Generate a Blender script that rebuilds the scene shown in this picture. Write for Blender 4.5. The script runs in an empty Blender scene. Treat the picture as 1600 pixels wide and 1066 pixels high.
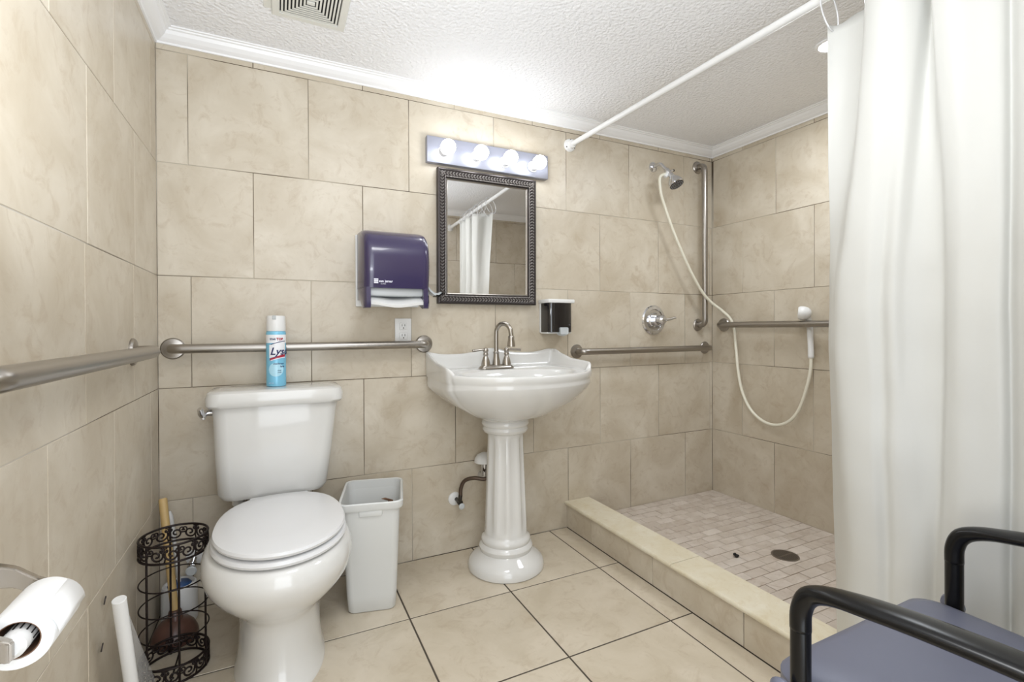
import bpy, bmesh, math, random
from mathutils import Vector, Matrix, noise
random.seed(7)
S = bpy.context.scene
COL = S.collection
PI = math.pi
W, D, H = 2.72, 2.28, 2.06       # room width, depth, height (back wall is y = 0)

# ------------------------------------------------------------------ camera
CY, CP, CR = .4538, -.0052, -.0047
f_ = Vector((math.sin(CY)*math.cos(CP), math.cos(CY)*math.cos(CP), math.sin(CP)))
r_ = Vector((math.cos(CY), -math.sin(CY), 0)); u_ = r_.cross(f_)
r2 = r_*math.cos(CR)+u_*math.sin(CR); u2 = -r_*math.sin(CR)+u_*math.cos(CR)
cam = bpy.data.cameras.new('camera'); co = bpy.data.objects.new('camera', cam); COL.objects.link(co)
co.matrix_world = Matrix(((r2.x, u2.x, -f_.x, .377), (r2.y, u2.y, -f_.y, -2.0686), (r2.z, u2.z, -f_.z, 1.0075), (0, 0, 0, 1)))
cam.sensor_width = 36; cam.lens = 753.179/1600*36; cam.shift_y = -15.92/1600; cam.clip_start = .01
S.camera = co
# ------------------------------------------------------------------ world, light, exposure
w = bpy.data.worlds.new('world'); S.world = w; w.use_nodes = True
w.node_tree.nodes['Background'].inputs[0].default_value = (.9, .95, 1, 1)
w.node_tree.nodes['Background'].inputs[1].default_value = .3
def area(name, loc, size, power, color=(1, 1, 1), rot=(0, 0, 0), sy=None):
    l = bpy.data.lights.new(name, 'AREA'); l.energy = power; l.color = color; l.size = size
    if sy: l.shape = 'RECTANGLE'; l.size_y = sy
    o = bpy.data.objects.new(name, l); COL.objects.link(o); o.location = loc; o.rotation_euler = rot
    return o
area('ceiling_fill', (.85, -1.35, 2.035), .35, 5, (.97, .985, 1))  # added soft fill from above, no fixture belongs to it
area('upward_fill', (.50, -1.55, 1.15), .5, 12, (.89, .945, 1), (PI-.12, -.0, 0))  # added fill aimed upward to brighten the ceiling, not a known source
area('front_fill', (.50, -D-.03, 1.02), .86, 14, (.90, .95, 1), (PI/2, 0, 0), 1.98)  # added frontal fill, placed in the made-up opening behind the camera
area('shower_light', (2.24, -.90, 2.04), .40, 7, (.90, .95, 1))
BULB = 14
S.view_settings.view_transform = 'Standard'; S.view_settings.look = 'None'
S.view_settings.gamma = 1; S.view_settings.use_curve_mapping = False
S.view_settings.exposure = 0.36

# ------------------------------------------------------------------ materials
def lin(r, g, b):
    f = lambda c: c/12.92 if c <= .04045 else ((c+.055)/1.055)**2.4
    return (f(r/255), f(g/255), f(b/255), 1)
def mat(name, col, rough=.5, metal=0, bump=None, spec=None, coat=0, emit=None, trans=0, sss=0, var=0):
    m = bpy.data.materials.new(name); m.use_nodes = True; nt = m.node_tree; b = nt.nodes['Principled BSDF']
    c = lin(*col) if max(col) > 1 else (*col, 1)
    b.inputs['Base Color'].default_value = c; b.inputs['Roughness'].default_value = rough; b.inputs['Metallic'].default_value = metal
    if spec is not None: b.inputs['Specular IOR Level'].default_value = spec
    b.inputs['Coat Weight'].default_value = coat; b.inputs['Transmission Weight'].default_value = trans
    if emit: b.inputs['Emission Color'].default_value = (.93, .965, 1, 1); b.inputs['Emission Strength'].default_value = emit
    tc = nt.nodes.new('ShaderNodeTexCoord')
    n = nt.nodes.new('ShaderNodeTexNoise'); nt.links.new(tc.outputs['Object'], n.inputs['Vector'])
    n.inputs['Scale'].default_value = bump[0] if bump else 12; n.inputs['Detail'].default_value = 4
    if var:
        mx = nt.nodes.new('ShaderNodeMix'); mx.data_type = 'RGBA'
        mx.inputs[6].default_value = tuple(x*(1-var) for x in c[:3])+(1,); mx.inputs[7].default_value = tuple(min(1, x*(1+var)) for x in c[:3])+(1,)
        nt.links.new(n.outputs['Fac'], mx.inputs[0]); nt.links.new(mx.outputs[2], b.inputs['Base Color'])
    if bump:
        bp = nt.nodes.new('ShaderNodeBump'); bp.inputs['Strength'].default_value = bump[1]; bp.inputs['Distance'].default_value = bump[2]
        nt.links.new(n.outputs['Fac'], bp.inputs['Height']); nt.links.new(bp.outputs['Normal'], b.inputs['Normal'])
    return m
def tile_mat(name, ca, cb, cc, rough=.3, scale=4.5, spot=.5):
    """mottled ceramic tile; each tile gets its own patch of the pattern"""
    m = bpy.data.materials.new(name); m.use_nodes = True; nt = m.node_tree; L = nt.links; b = nt.nodes['Principled BSDF']
    N = nt.nodes.new
    tc = N('ShaderNodeTexCoord'); oi = N('ShaderNodeObjectInfo'); mu = N('ShaderNodeMath'); mu.operation = 'MULTIPLY'; mu.inputs[1].default_value = 37
    L.new(oi.outputs['Random'], mu.inputs[0]); ad = N('ShaderNodeVectorMath'); ad.operation = 'ADD'
    L.new(tc.outputs['Object'], ad.inputs[0]); L.new(mu.outputs[0], ad.inputs[1])
    n1 = N('ShaderNodeTexNoise'); n1.inputs['Scale'].default_value = scale; n1.inputs['Detail'].default_value = 5; n1.inputs['Roughness'].default_value = .6; n1.inputs['Distortion'].default_value = .6
    n2 = N('ShaderNodeTexNoise'); n2.inputs['Scale'].default_value = scale*3.2; n2.inputs['Detail'].default_value = 8; n2.inputs['Roughness'].default_value = .7; n2.inputs['Distortion'].default_value = 1.2
    L.new(ad.outputs[0], n1.inputs['Vector']); L.new(ad.outputs[0], n2.inputs['Vector'])
    r1 = N('ShaderNodeValToRGB'); r1.color_ramp.elements[0].position = .32; r1.color_ramp.elements[1].position = .68
    r1.color_ramp.elements[0].color = lin(*ca); r1.color_ramp.elements[1].color = lin(*cb); L.new(n1.outputs['Fac'], r1.inputs[0])
    r2_ = N('ShaderNodeValToRGB'); r2_.color_ramp.elements[0].position = .52; r2_.color_ramp.elements[1].position = .75
    r2_.color_ramp.elements[0].color = (0, 0, 0, 1); r2_.color_ramp.elements[1].color = (spot, spot, spot, 1); L.new(n2.outputs['Fac'], r2_.inputs[0])
    mx = N('ShaderNodeMix'); mx.data_type = 'RGBA'; mx.inputs[7].default_value = lin(*cc)
    L.new(r2_.outputs[0], mx.inputs[0]); L.new(r1.outputs[0], mx.inputs[6]); L.new(mx.outputs[2], b.inputs['Base Color'])
    b.inputs['Roughness'].default_value = rough
    bp = N('ShaderNodeBump'); bp.inputs['Strength'].default_value = .12; bp.inputs['Distance'].default_value = .002
    L.new(n2.outputs['Fac'], bp.inputs['Height']); L.new(bp.outputs['Normal'], b.inputs['Normal'])
    return m
M = {}
M['tile'] = tile_mat('wall_tile', (187, 175, 155), (208, 199, 183), (168, 149, 124), .36, 4.5, .6)
M['floor_tile'] = tile_mat('floor_tile', (194, 182, 161), (212, 201, 183), (172, 154, 129), .3, 4.5, .6)
M['shower_tile'] = tile_mat('shower_tile', (186, 173, 160), (214, 204, 194), (160, 138, 120), .5, 5, .7)
M['curb_stone'] = tile_mat('curb_stone', (214, 203, 176), (226, 219, 200), (198, 178, 140), .35, 9, .5)
def grout_mat(name, ca, cb, scale):
    m = mat(name, ca, .9); nt = m.node_tree; b = nt.nodes['Principled BSDF']; n = [x for x in nt.nodes if x.type == 'TEX_NOISE'][0]
    n.inputs['Scale'].default_value = scale; n.inputs['Detail'].default_value = 2
    r = nt.nodes.new('ShaderNodeValToRGB'); r.color_ramp.elements[0].position = .42; r.color_ramp.elements[1].position = .58
    r.color_ramp.elements[0].color = lin(*ca); r.color_ramp.elements[1].color = lin(*cb)
    nt.links.new(n.outputs['Fac'], r.inputs[0]); nt.links.new(r.outputs[0], b.inputs['Base Color'])
    return m
M['grout'] = grout_mat('wall_grout', (92, 80, 66), (186, 178, 164), 2.2)
M['grout_left'] = grout_mat('left_wall_grout', (112, 100, 86), (202, 196, 186), 1.6)
M['floor_grout'] = mat('floor_grout', (78, 70, 60), .9, var=.15)
M['shower_grout'] = grout_mat('shower_grout', (132, 112, 94), (186, 174, 160), 3)
M['ceiling'] = mat('textured_ceiling_paint', (240, 240, 242), .6, bump=(80, .75, .011))
M['trim'] = mat('trim_paint', (240, 240, 241), .35)
M['porcelain'] = mat('porcelain', (218, 217, 214), .12, coat=.4)
M['seat'] = mat('toilet_seat_plastic', (222, 222, 223), .22)
M['plastic'] = mat('white_plastic', (226, 226, 225), .35)
M['bin'] = mat('bin_plastic', (214, 215, 213), .42)
M['steel'] = mat('brushed_steel', (165, 160, 154), .3, 1, bump=(300, .03, .001))
M['chrome'] = mat('chrome', (215, 216, 220), .08, 1)
M['nickel'] = mat('brushed_nickel', (172, 166, 158), .26, 1)
M['pewter'] = mat('pewter', (200, 195, 192), .42, .6)
M['pewter_dark'] = mat('pewter_dark', (72, 67, 66), .36, .7)
M['mirror'] = mat('mirror_glass', (236, 236, 236), .01, 1)
M['fixture'] = mat('fixture_metal', (158, 160, 174), .36, .6)
M['bulb'] = mat('bulb_glow', (255, 250, 240), .3, emit=BULB)
M['violet'] = mat('smoked_violet_plastic', (54, 46, 80), .22, coat=.4)
M['black_gloss'] = mat('black_gloss', (14, 13, 16), .08, coat=.6)
M['black_metal'] = mat('black_enamel', (9, 9, 10), .24, spec=.35)
M['bronze'] = mat('dark_bronze_wire', (34, 24, 22), .45, .5)
M['vinyl'] = mat('grey_vinyl', (108, 111, 128), .42, bump=(420, .05, .001))
M['wood'] = mat('handle_wood', (196, 166, 112), .5, bump=(40, .1, .001), var=.12)
M['rubber'] = mat('brown_rubber', (96, 66, 56), .4, coat=.2)
M['curtain'] = mat('curtain_vinyl', (208, 208, 204), .42, bump=(5, .15, .01))
M['ring'] = mat('clear_ring_plastic', (236, 236, 238), .15, trans=.3)
M['hose'] = mat('hose_plastic', (226, 222, 206), .35)
M['paper'] = mat('tissue_paper', (238, 238, 238), .9, bump=(260, .1, .001))
M['card'] = mat('cardboard', (128, 96, 74), .9)
M['grey_plastic'] = mat('grey_plastic', (190, 194, 196), .35)
M['dark'] = mat('dark_void', (28, 26, 25), .8)
M['vent'] = mat('vent_plastic', (218, 217, 210), .45)
M['soap_window'] = mat('smoked_window', (18, 16, 20), .06, coat=.8)
M['can_blue'] = mat('can_blue', (126, 194, 224), .25, .1)
M['can_light'] = mat('can_light_blue', (176, 220, 238), .25)
M['can_white'] = mat('can_white', (238, 240, 244), .3)
M['ink_navy'] = mat('ink_navy', (38, 40, 92), .4)
M['ink_red'] = mat('ink_red', (170, 40, 62), .4)
M['ink_white'] = mat('ink_white', (225, 225, 238), .4)
M['blue_cap'] = mat('blue_plastic', (46, 84, 138), .3)
M['braid'] = mat('braided_hose', (92, 78, 68), .35, .7, bump=(700, .4, .002))
M['dark_metal'] = mat('dark_valve_metal', (70, 66, 60), .35, .8)
M['drain'] = mat('drain_metal', (140, 132, 124), .4, .9)
def film_mat():
    m = bpy.data.materials.new('clear_film'); m.use_nodes = True; nt = m.node_tree; b = nt.nodes['Principled BSDF']
    b.inputs['Base Color'].default_value = (.8, .8, .8, 1); b.inputs['Roughness'].default_value = .15; b.inputs['Alpha'].default_value = .28
    return m
M['film'] = film_mat()

# ------------------------------------------------------------------ mesh helpers
def B(): return bmesh.new()
def link(name, bm, m, parent=None, smooth=False, loc=None, mods=None):
    bmesh.ops.recalc_face_normals(bm, faces=bm.faces)
    me = bpy.data.meshes.new(name); bm.to_mesh(me); bm.free()
    for mm in (m if isinstance(m, (list, tuple)) else [m]): me.materials.append(mm)
    if smooth:
        me.polygons.foreach_set('use_smooth', [True]*len(me.polygons))
        if smooth != 'all': me.set_sharp_from_angle(angle=math.radians(38))
    o = bpy.data.objects.new(name, me); COL.objects.link(o); o.parent = parent
    if loc: o.location = loc
    return o
def thing(name, label, cat, loc=(0, 0, 0), group=None, kind=None):
    o = bpy.data.objects.new(name, None); COL.objects.link(o); o.location = loc; o.empty_display_size = .05
    o['label'] = label; o['category'] = cat
    if group: o['group'] = group
    return o
def tag(o, label, cat, group=None):
    o['label'] = label; o['category'] = cat
    if group: o['group'] = group
    return o
def rel(o):      # re-base part meshes: parts are modelled in room coordinates, the parent stands at its base
    off = Matrix.Translation(-o.location)
    for c in o.children:
        if c.type == 'MESH': c.data.transform(off)
        for g in c.children:
            if g.type == 'MESH': g.data.transform(off)
def box(bm, x0, x1, y0, y1, z0, z1, bev=0, seg=2):
    r = bmesh.ops.create_cube(bm, size=1); vs = r['verts']
    for v in vs: v.co = Vector(((x0+x1)/2+v.co.x*(x1-x0), (y0+y1)/2+v.co.y*(y1-y0), (z0+z1)/2+v.co.z*(z1-z0)))
    if bev:
        es = list({e for v in vs for e in v.link_edges})
        bmesh.ops.bevel(bm, geom=es, offset=bev, segments=seg, profile=.5, affect='EDGES')
def loft(bm, rings, cap0=True, cap1=True, closed=True, mi=0):
    R = [[bm.verts.new(p) for p in r] for r in rings]
    n = len(R[0])
    for a, b in zip(R, R[1:]):
        for i in range(n if closed else n-1):
            j = (i+1) % n
            try: bm.faces.new((a[i], a[j], b[j], b[i])).material_index = mi
            except ValueError: pass
    if cap0: bm.faces.new(R[0][::-1]).material_index = mi
    if cap1: bm.faces.new(R[-1]).material_index = mi
    return R
def frame_of(t):
    t = t.normalized(); a = Vector((0, 0, 1)) if abs(t.z) < .9 else Vector((1, 0, 0))
    x = t.cross(a).normalized(); return x, x.cross(t).normalized()
def tube(bm, pts, r, n=12, cap=True, closed=False, sy=1.0):
    P = [Vector(p) for p in pts]; k = len(P); rings = []
    T = []
    for i in range(k):
        if closed: t = P[(i+1) % k]-P[i-1]
        else: t = P[min(i+1, k-1)]-P[max(i-1, 0)]
        T.append(t.normalized())
    x, y = frame_of(T[0])
    for i in range(k):
        if i:
            q = T[i-1].rotation_difference(T[i]); x = q @ x; y = q @ y
        rr = r[i] if isinstance(r, (list, tuple)) else r
        rings.append([P[i]+x*math.cos(a)*rr+y*math.sin(a)*rr*sy for a in (2*PI*j/n for j in range(n))])
    if closed: rings.append(rings[0])
    if closed:
        R = [[bm.verts.new(p) for p in rg] for rg in rings[:-1]]; R.append(R[0])
        for a, b in zip(R, R[1:]):
            for i in range(n):
                j = (i+1) % n
                try: bm.faces.new((a[i], a[j], b[j], b[i]))
                except ValueError: pass
    else: loft(bm, rings, cap, cap)
def lathe(bm, prof, c=(0, 0, 0), axis='z', n=32, cap=True, mi=0):
    """prof: list of (radius, height along axis)"""
    rings = []
    for r, h in prof:
        rg = []
        for i in range(n):
            a = 2*PI*i/n; p, q = r*math.cos(a), r*math.sin(a)
            if axis == 'z': v = (p, q, h)
            elif axis == 'y': v = (p, h, q)
            elif axis == '-y': v = (p, -h, q)
            elif axis == '-x': v = (-h, p, q)
            else: v = (h, p, q)
            rg.append(Vector(v)+Vector(c))
        rings.append(rg)
    loft(bm, rings, cap, cap, mi=mi)
def lathe_dir(bm, prof, c, d, n=24):
    d = Vector(d).normalized(); x, y = frame_of(d); c = Vector(c)
    loft(bm, [[c+d*h+x*r*math.cos(2*PI*i/n)+y*r*math.sin(2*PI*i/n) for i in range(n)] for r, h in prof])
def bez(pts, sub=8, closed=False):
    """Catmull-Rom through points"""
    P = [Vector(p) for p in pts]; n = len(P); out = []
    rng = range(n if closed else n-1)
    for i in rng:
        if closed: a, b, c, d = P[i-1], P[i], P[(i+1) % n], P[(i+2) % n]
        else: a, b, c, d = P[max(i-1, 0)], P[i], P[i+1], P[min(i+2, n-1)]
        for k in range(sub):
            t = k/sub
            out.append(.5*((2*b)+(-a+c)*t+(2*a-5*b+4*c-d)*t*t+(-a+3*b-3*c+d)*t**3))
    if not closed: out.append(P[-1])
    return out
def bend(pts, rad, seg=6):
    """polyline with rounded corners"""
    P = [Vector(p) for p in pts]; out = [P[0]]
    for a, b, c in zip(P, P[1:], P[2:]):
        d1 = (a-b).normalized(); d2 = (c-b).normalized(); p = b+d1*rad; q = b+d2*rad
        for k in range(seg+1):
            t = k/seg; out.append((1-t)**2*p+2*t*(1-t)*b+t*t*q)
    out.append(P[-1]); return out
def rrect(cx, cy, hx, hy, r, n=6):
    out = []
    for sx, sy, a0 in ((1, 1, 0), (-1, 1, PI/2), (-1, -1, PI), (1, -1, 1.5*PI)):
        for k in range(n+1):
            a = a0+k/n*PI/2; out.append((cx+sx*(hx-r)+r*math.cos(a), cy+sy*(hy-r)+r*math.sin(a)))
    return out
def text_obj(name, s, size, m, parent, loc, rot, ext=.0004, align='LEFT', shear=0, bend_r=None, bold=0):
    cu = bpy.data.curves.new(name, 'FONT'); cu.body = s; cu.size = size; cu.extrude = ext; cu.align_x = align; cu.shear = shear; cu.offset = bold
    cu.resolution_u = 2
    o = bpy.data.objects.new(name, cu); COL.objects.link(o)
    dg = bpy.context.evaluated_depsgraph_get(); me = bpy.data.meshes.new_from_object(o.evaluated_get(dg)); bpy.data.objects.remove(o)
    if bend_r:
        for v in me.vertices:
            a = v.co.x/bend_r; rr = bend_r+v.co.z; v.co = Vector((math.sin(a)*rr, v.co.y, math.cos(a)*rr-bend_r))
    me.materials.clear(); me.materials.append(m)
    p = bpy.data.objects.new(name, me); COL.objects.link(p); p.parent = parent; p.location = loc; p.rotation_euler = rot
    return p

# ------------------------------------------------------------------ structure: tiled walls, floor, ceiling
_tiles = {}
def tile_mesh(w_, h_, t, bev, m):
    """chamfered slab, w_ along x, h_ along z, front face at y=0 facing -y"""
    key = (round(w_, 4), round(h_, 4), t, m.name)
    if key not in _tiles:
        bm = B(); a, b = w_/2, h_/2
        r = lambda x, z, y: [Vector((-x, y, -z)), Vector((x, y, -z)), Vector((x, y, z)), Vector((-x, y, z))]
        loft(bm, [r(a, b, t), r(a, b, bev), r(a-bev*.8, b-bev*.8, 0)])
        bmesh.ops.recalc_face_normals(bm, faces=bm.faces)
        me = bpy.data.meshes.new('tile'); bm.to_mesh(me); bm.free(); me.materials.append(m); _tiles[key] = me
    return _tiles[key]
def lay(parent, M4, cells, gap, t, m, bev=.0012, name='tile', jit=.0004, top=None):
    """cells: (a0,a1,b0,b1) in wall coordinates; M4 maps (a, out, b) with tile front at out=0 to the room"""
    for a0, a1, b0, b1 in cells:
        if a1-a0 < .012 or b1-b0 < .008: continue
        me = tile_mesh(a1-a0-gap, b1-b0-gap, t, bev, m)
        o = bpy.data.objects.new(name, me); COL.objects.link(o); o.parent = parent
        o.matrix_local = M4 @ Matrix.Translation(((a0+a1)/2, random.uniform(-jit, jit)*.5, (b0+b1)/2))
def grid_cells(a0, a1, rows, T):
    """rows: (b0,b1,joint offset)"""
    out = []
    for b0, b1, off in rows:
        k = math.floor((a0-off)/T); x = off+k*T
        while x < a1-1e-6:
            l, r = max(x, a0), min(x+T, a1)
            if r-l > .012: out.append((l, r, b0, b1))
            x += T
    return out
def wall(name, pts_box, desc):
    bm = B(); box(bm, *pts_box); o = link(name, bm, M['grout']); o['kind'] = 'structure'; o['label'] = desc
    return o
T = .4; G = .0025; TH = .009; g0 = .0015
zr = [0, .4, .8, 1.2, 1.6, 1.996, H]
wb = wall('wall_back', (-.1, W+.1, g0, .12, -.1, H+.1), 'back wall of large square beige stone-look tiles in running bond')
lay(wb, Matrix.Identity(4), grid_cells(0, W, [(zr[i], zr[i+1], (.1, .3, .1, .3, .094, .302)[i]) for i in range(6)], T), G, TH, M['tile'])
wl = wall('wall_left', (-.12, -g0, -D-.1, .12, -.1, H+.1), 'left wall of pale beige tiles beside the toilet')
wl.data.materials[0] = M['grout_left']
# a = distance from the back wall (towards -y); left wall faces +x
ML = Matrix(((0, -1, 0, 0), (-1, 0, 0, 0), (0, 0, 1, 0), (0, 0, 0, 1)))
lay(wl, ML, grid_cells(0, D, [(zr[i], zr[i+1], (.31, .11, .31, .29, .085, .285)[i]) for i in range(6)], T), .0022, TH, M['tile'])
wr = wall('wall_right', (W+g0, W+.12, -D-.1, .12, -.1, H+.1), 'right shower wall of pale beige tiles')
MR = Matrix(((0, 1, 0, W), (-1, 0, 0, 0), (0, 0, 1, 0), (0, 0, 0, 1)))
lay(wr, MR, grid_cells(0, D, [(zr[i], zr[i+1], (0, .205, 0, .21, .01, .21)[i]) for i in range(6)], T), G, TH, M['tile'])
bm = B(); box(bm, .94, W+.1, -D-.12, -D-g0, -.1, H+.1); box(bm, -.1, .94, -D-.12, -D-g0, 2.02, H+.1); box(bm, -.1, .06, -D-.12, -D-g0, -.1, 2.02)  # unseen wall; its opening is made up to let the frontal fill in
wf = link('wall_front', bm, M['grout']); wf['kind'] = 'structure'; wf['label'] = 'tiled wall opposite the mirror with an added opening for fill light'
bm = B(); box(bm, .925, .985, -D-.12, -D+.012, 0, 2.03, .003, 2); box(bm, .02, .075, -D-.12, -D+.012, 0, 2.03, .003, 2); box(bm, .02, .985, -D-.12, -D+.012, 1.985, 2.045, .003, 2)
o = link('added_door_1', bm, M['trim']); o['kind'] = 'structure'; o['label'] = 'white casing of the added fill-light opening'  # casing added around the made-up opening of the frontal fill
MF = Matrix(((-1, 0, 0, W), (0, -1, 0, -D), (0, 0, 1, 0), (0, 0, 0, 1)))
lay(wf, MF, [c_ for c_ in grid_cells(0, W-.96, [(zr[i], zr[i+1], (.1, .3, .1, .3, .1, .3)[i]) for i in range(6)], T)], G, TH, M['tile'])

bm = B(); box(bm, -.1, W+.1, -D-.1, .1, -.12, -.0015); fl = link('floor', bm, M['floor_grout']); fl['kind'] = 'structure'; fl['label'] = 'floor of large square beige tiles with dark grout joints'
MFL = Matrix(((1, 0, 0, 0), (0, 0, -1, 0), (0, -1, 0, 0), (0, 0, 0, 1)))   # a = x, b = -y, front up
FL = []
for i in range(7):
    b0, b1 = (0, .41) if i == 0 else (.41*i, .41*(i+1))
    b1 = min(b1, D)
    if b1-b0 < .02: continue
    for a0, a1 in ((0, .381), (.381, .786), (.786, 1.176), (1.176, 1.588), (1.588, 1.69)): FL.append((a0, a1, b0, b1))
lay(fl, MFL, FL, .0055, TH, M['floor_tile'], .0015)

bm = B(); box(bm, -.1, W+.1, -D-.1, .1, H, H+.1); ce = link('ceiling', bm, M['ceiling']); ce['kind'] = 'structure'; ce['label'] = 'white textured ceiling'

# crown moulding, mitred at the corners
prof = [(0, 0), (.006, 0), (.008, .006), (.013, .008), (.022, .013), (.034, .024), (.040, .034), (.046, .036), (.048, .040), (.055, .041), (.056, .045), (0, .045)]
def crown(name, side, lab):
    bm = B(); rings = []
    for e in (0, 1):
        rg = []
        for d, h in prof:
            if side == 'back': p = (d if e == 0 else W-d, -d, H-.045+h)
            elif side == 'front': p = (d if e == 0 else W-d, -D+d, H-.045+h)
            elif side == 'left': p = (d, -d if e == 0 else -D+d, H-.045+h)
            else: p = (W-d, -d if e == 0 else -D+d, H-.045+h)
            rg.append(p)
        rings.append(rg)
    loft(bm, rings); o = link(name, bm, M['trim']); o['kind'] = 'structure'; o['label'] = lab
crown('trim_1', 'back', 'white crown moulding along the top of the back wall')
crown('trim_2', 'left', 'white crown moulding along the top of the left wall')
crown('trim_3', 'right', 'white crown moulding along the top of the shower wall')
crown('trim_4', 'front', 'white crown moulding along the top of the wall opposite')

# shower floor and curb
bm = B(); box(bm, 1.80, W, -D, 0, -.001, .0322); sf = link('floor_2', bm, M['shower_grout']); sf['kind'] = 'structure'; sf['label'] = 'raised shower floor of small brick-shaped beige mosaic tiles'
DX, DY = 2.315, -.737
cells = []; k = 0; yb = .0
NR = 27
for k in range(NR):
    b0, b1 = .002+k*.05, .002+(k+1)*.05
    off = 2.08 if k % 2 == 0 else 2.03
    x = off-.1*3
    while x < W-.001:
        l, r = max(x, 1.825), min(x+.1, W-.002)
        if r-l > .015: cells.append((l, r, b0, b1))
        x += .1
MS = Matrix.Translation((0, 0, .034)) @ MFL
lay(sf, MS, cells, .0028, .004, M['shower_tile'], .0007, jit=.0016)
bm = B()
for k in range(NR, 46):
    b0, b1 = .002+k*.05, min(.002+(k+1)*.05, D)
    if b1-b0 < .02: continue
    x = (2.08 if k % 2 == 0 else 2.03)-.3
    while x < W-.001:
        l, r = max(x, 1.825), min(x+.1, W-.002)
        if r-l > .015: box(bm, l+.001, r-.001, -b1+.001, -b0-.001, .030, .034)
        x += .1
o = link('tile_field', bm, M['shower_tile'], sf); o['kind'] = 'stuff'
bm = B(); box(bm, 1.694, 1.82, -D, 0, -.001, .118); cb = link('curb', bm, M['grout']); cb['kind'] = 'structure'; cb['label'] = 'low tiled shower curb capped with yellowish stone'
MC = Matrix(((0, 1, 0, 1.6895), (-1, 0, 0, 0), (0, 0, 1, 0), (0, 0, 0, 1)))
lay(cb, MC, [(a, min(b, D), .0, .1165) for a, b in ((0, .209), (.209, .619), (.619, 1.028), (1.028, 1.438), (1.438, 1.848), (1.848, D))], .003, .006, M['tile'])
def slab(y0, y1, seed):
    bm = B(); n = 40; rings = []
    for i in range(n+1):
        y = y0+(y1-y0)*i/n; j = .0022*noise.noise(Vector((y*22, seed, 0))) + (.0016*noise.noise(Vector((y*70, seed, 3))))
        j2 = .0012*noise.noise(Vector((y*50, seed, 9)))
        x0 = 1.676+j; x1 = 1.826
        rings.append([(x0+.003, y, .118), (x0+j2, y, .124), (x0+.001, y, .130), (x0+.004, y, .1335), (x1-.002, y, .1335), (x1, y, .131), (x1, y, .118)])
    loft(bm, rings); return link('stone_slab', bm, M['curb_stone'], cb, smooth=True)
slab(-.001, -.727, 1); slab(-.729, -1.5, 2); slab(-1.502, -D+.001, 3)

# ------------------------------------------------------------------ toilet
def egg(cx, hw, yb, yf, z, n=48, sq=2.3):
    """closed outline, rounded front (towards -y), squarer back"""
    cy = yb+(yf-yb)*.54; out = []
    for i in range(n):
        a = 2*PI*i/n; c, s = math.cos(a), math.sin(a)
        if s < 0: e = 2.0; ry = cy-yf
        else: e = 2.5; ry = yb-cy
        q = (abs(c)**e+abs(s)**e)**(-1/e)
        out.append((cx+hw*c*q, cy+ry*s*q, z))
    return out
TC = .382
t = thing('toilet', 'white two-piece porcelain toilet with closed oval lid', 'toilet', (TC, -.4, 0))
bm = B()
R = [(.0, .126, -.17, -.628), (.012, .125, -.17, -.625), (.03, .118, -.175, -.612), (.09, .113, -.18, -.598), (.15, .112, -.18, -.592), (.185, .116, -.18, -.597), (.205, .126, -.18, -.61),
     (.235, .152, -.185, -.645), (.27, .178, -.19, -.682), (.30, .193, -.19, -.706), (.33, .201, -.185, -.720), (.352, .2015, -.18, -.722), (.372, .198, -.18, -.715), (.386, .190, -.18, -.705), (.390, .180, -.19, -.695)]
loft(bm, [egg(TC, hw, yb, yf, z) for z, hw, yb, yf in R])
box(bm, TC-.11, TC+.11, -.24, -.03, .30, .405, .02, 3)
link('bowl', bm, M['porcelain'], t, smooth=True)
bm = B()
loft(bm, [egg(TC+.003, .172, -.215, -.695, .3945), egg(TC+.003, .180, -.21, -.703, .397), egg(TC+.003, .183, -.21, -.706, .404), egg(TC+.003, .180, -.21, -.702, .412), egg(TC+.003, .172, -.215, -.692, .4145)])
link('seat_ring', bm, M['seat'], t, smooth=True)
bm = B()
def eggl(hw, yb, yf, z): return egg(TC+.004, hw, yb, yf, z)
loft(bm, [eggl(.168, -.215, -.69, .4185), eggl(.176, -.205, -.70, .421), eggl(.179, -.20, -.703, .428), eggl(.176, -.205, -.699, .4345), eggl(.166, -.215, -.686, .438), eggl(.10, -.27, -.60, .4405), eggl(.03, -.38, -.50, .441)])
link('seat_lid', bm, M['seat'], t, smooth=True)
for sx in (-.075, .075):
    bm = B(); box(bm, TC+sx-.018, TC+sx+.018, -.225, -.19, .39, .43, .006, 2); link('seat_hinge', bm, M['seat'], t, smooth=True)
def tank_ring(hx, y0, y1, z, r=.045, bow=.012):
    cx = .366+.012*max(0, min(1, (z-.44)/.3)); pts = rrect(cx, (y0+y1)/2, hx, (y0-y1)/2, r, 6); out = []
    for x, y in pts:
        if y < (y0+y1)/2: y -= bow*(1-((x-cx)/hx)**2)
        out.append((x, y, z))
    return out
bm = B()
loft(bm, [tank_ring(.13, -.04, -.15, .415), tank_ring(.165, -.03, -.172, .422), tank_ring(.176, -.026, -.18, .44), tank_ring(.188, -.022, -.187, .57), tank_ring(.197, -.018, -.195, .70), tank_ring(.203, -.018, -.197, .752)])
link('tank', bm, M['porcelain'], t, smooth=True)
bm = B()
loft(bm, [tank_ring(.200, -.016, -.20, .742), tank_ring(.212, -.010, -.212, .744), tank_ring(.218, -.008, -.218, .752), tank_ring(.219, -.007, -.219, .775), tank_ring(.214, -.009, -.214, .793), tank_ring(.206, -.014, -.206, .7985), tank_ring(.18, -.03, -.18, .8005)])
link('tank_lid', bm, M['porcelain'], t, smooth=True)
bm = B(); tube(bm, [(.190, -.125, .722), (.158, -.125, .722)], .011, 14)
box(bm, .150, .164, -.215, -.112, .712, .732, .005, 2)
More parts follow.
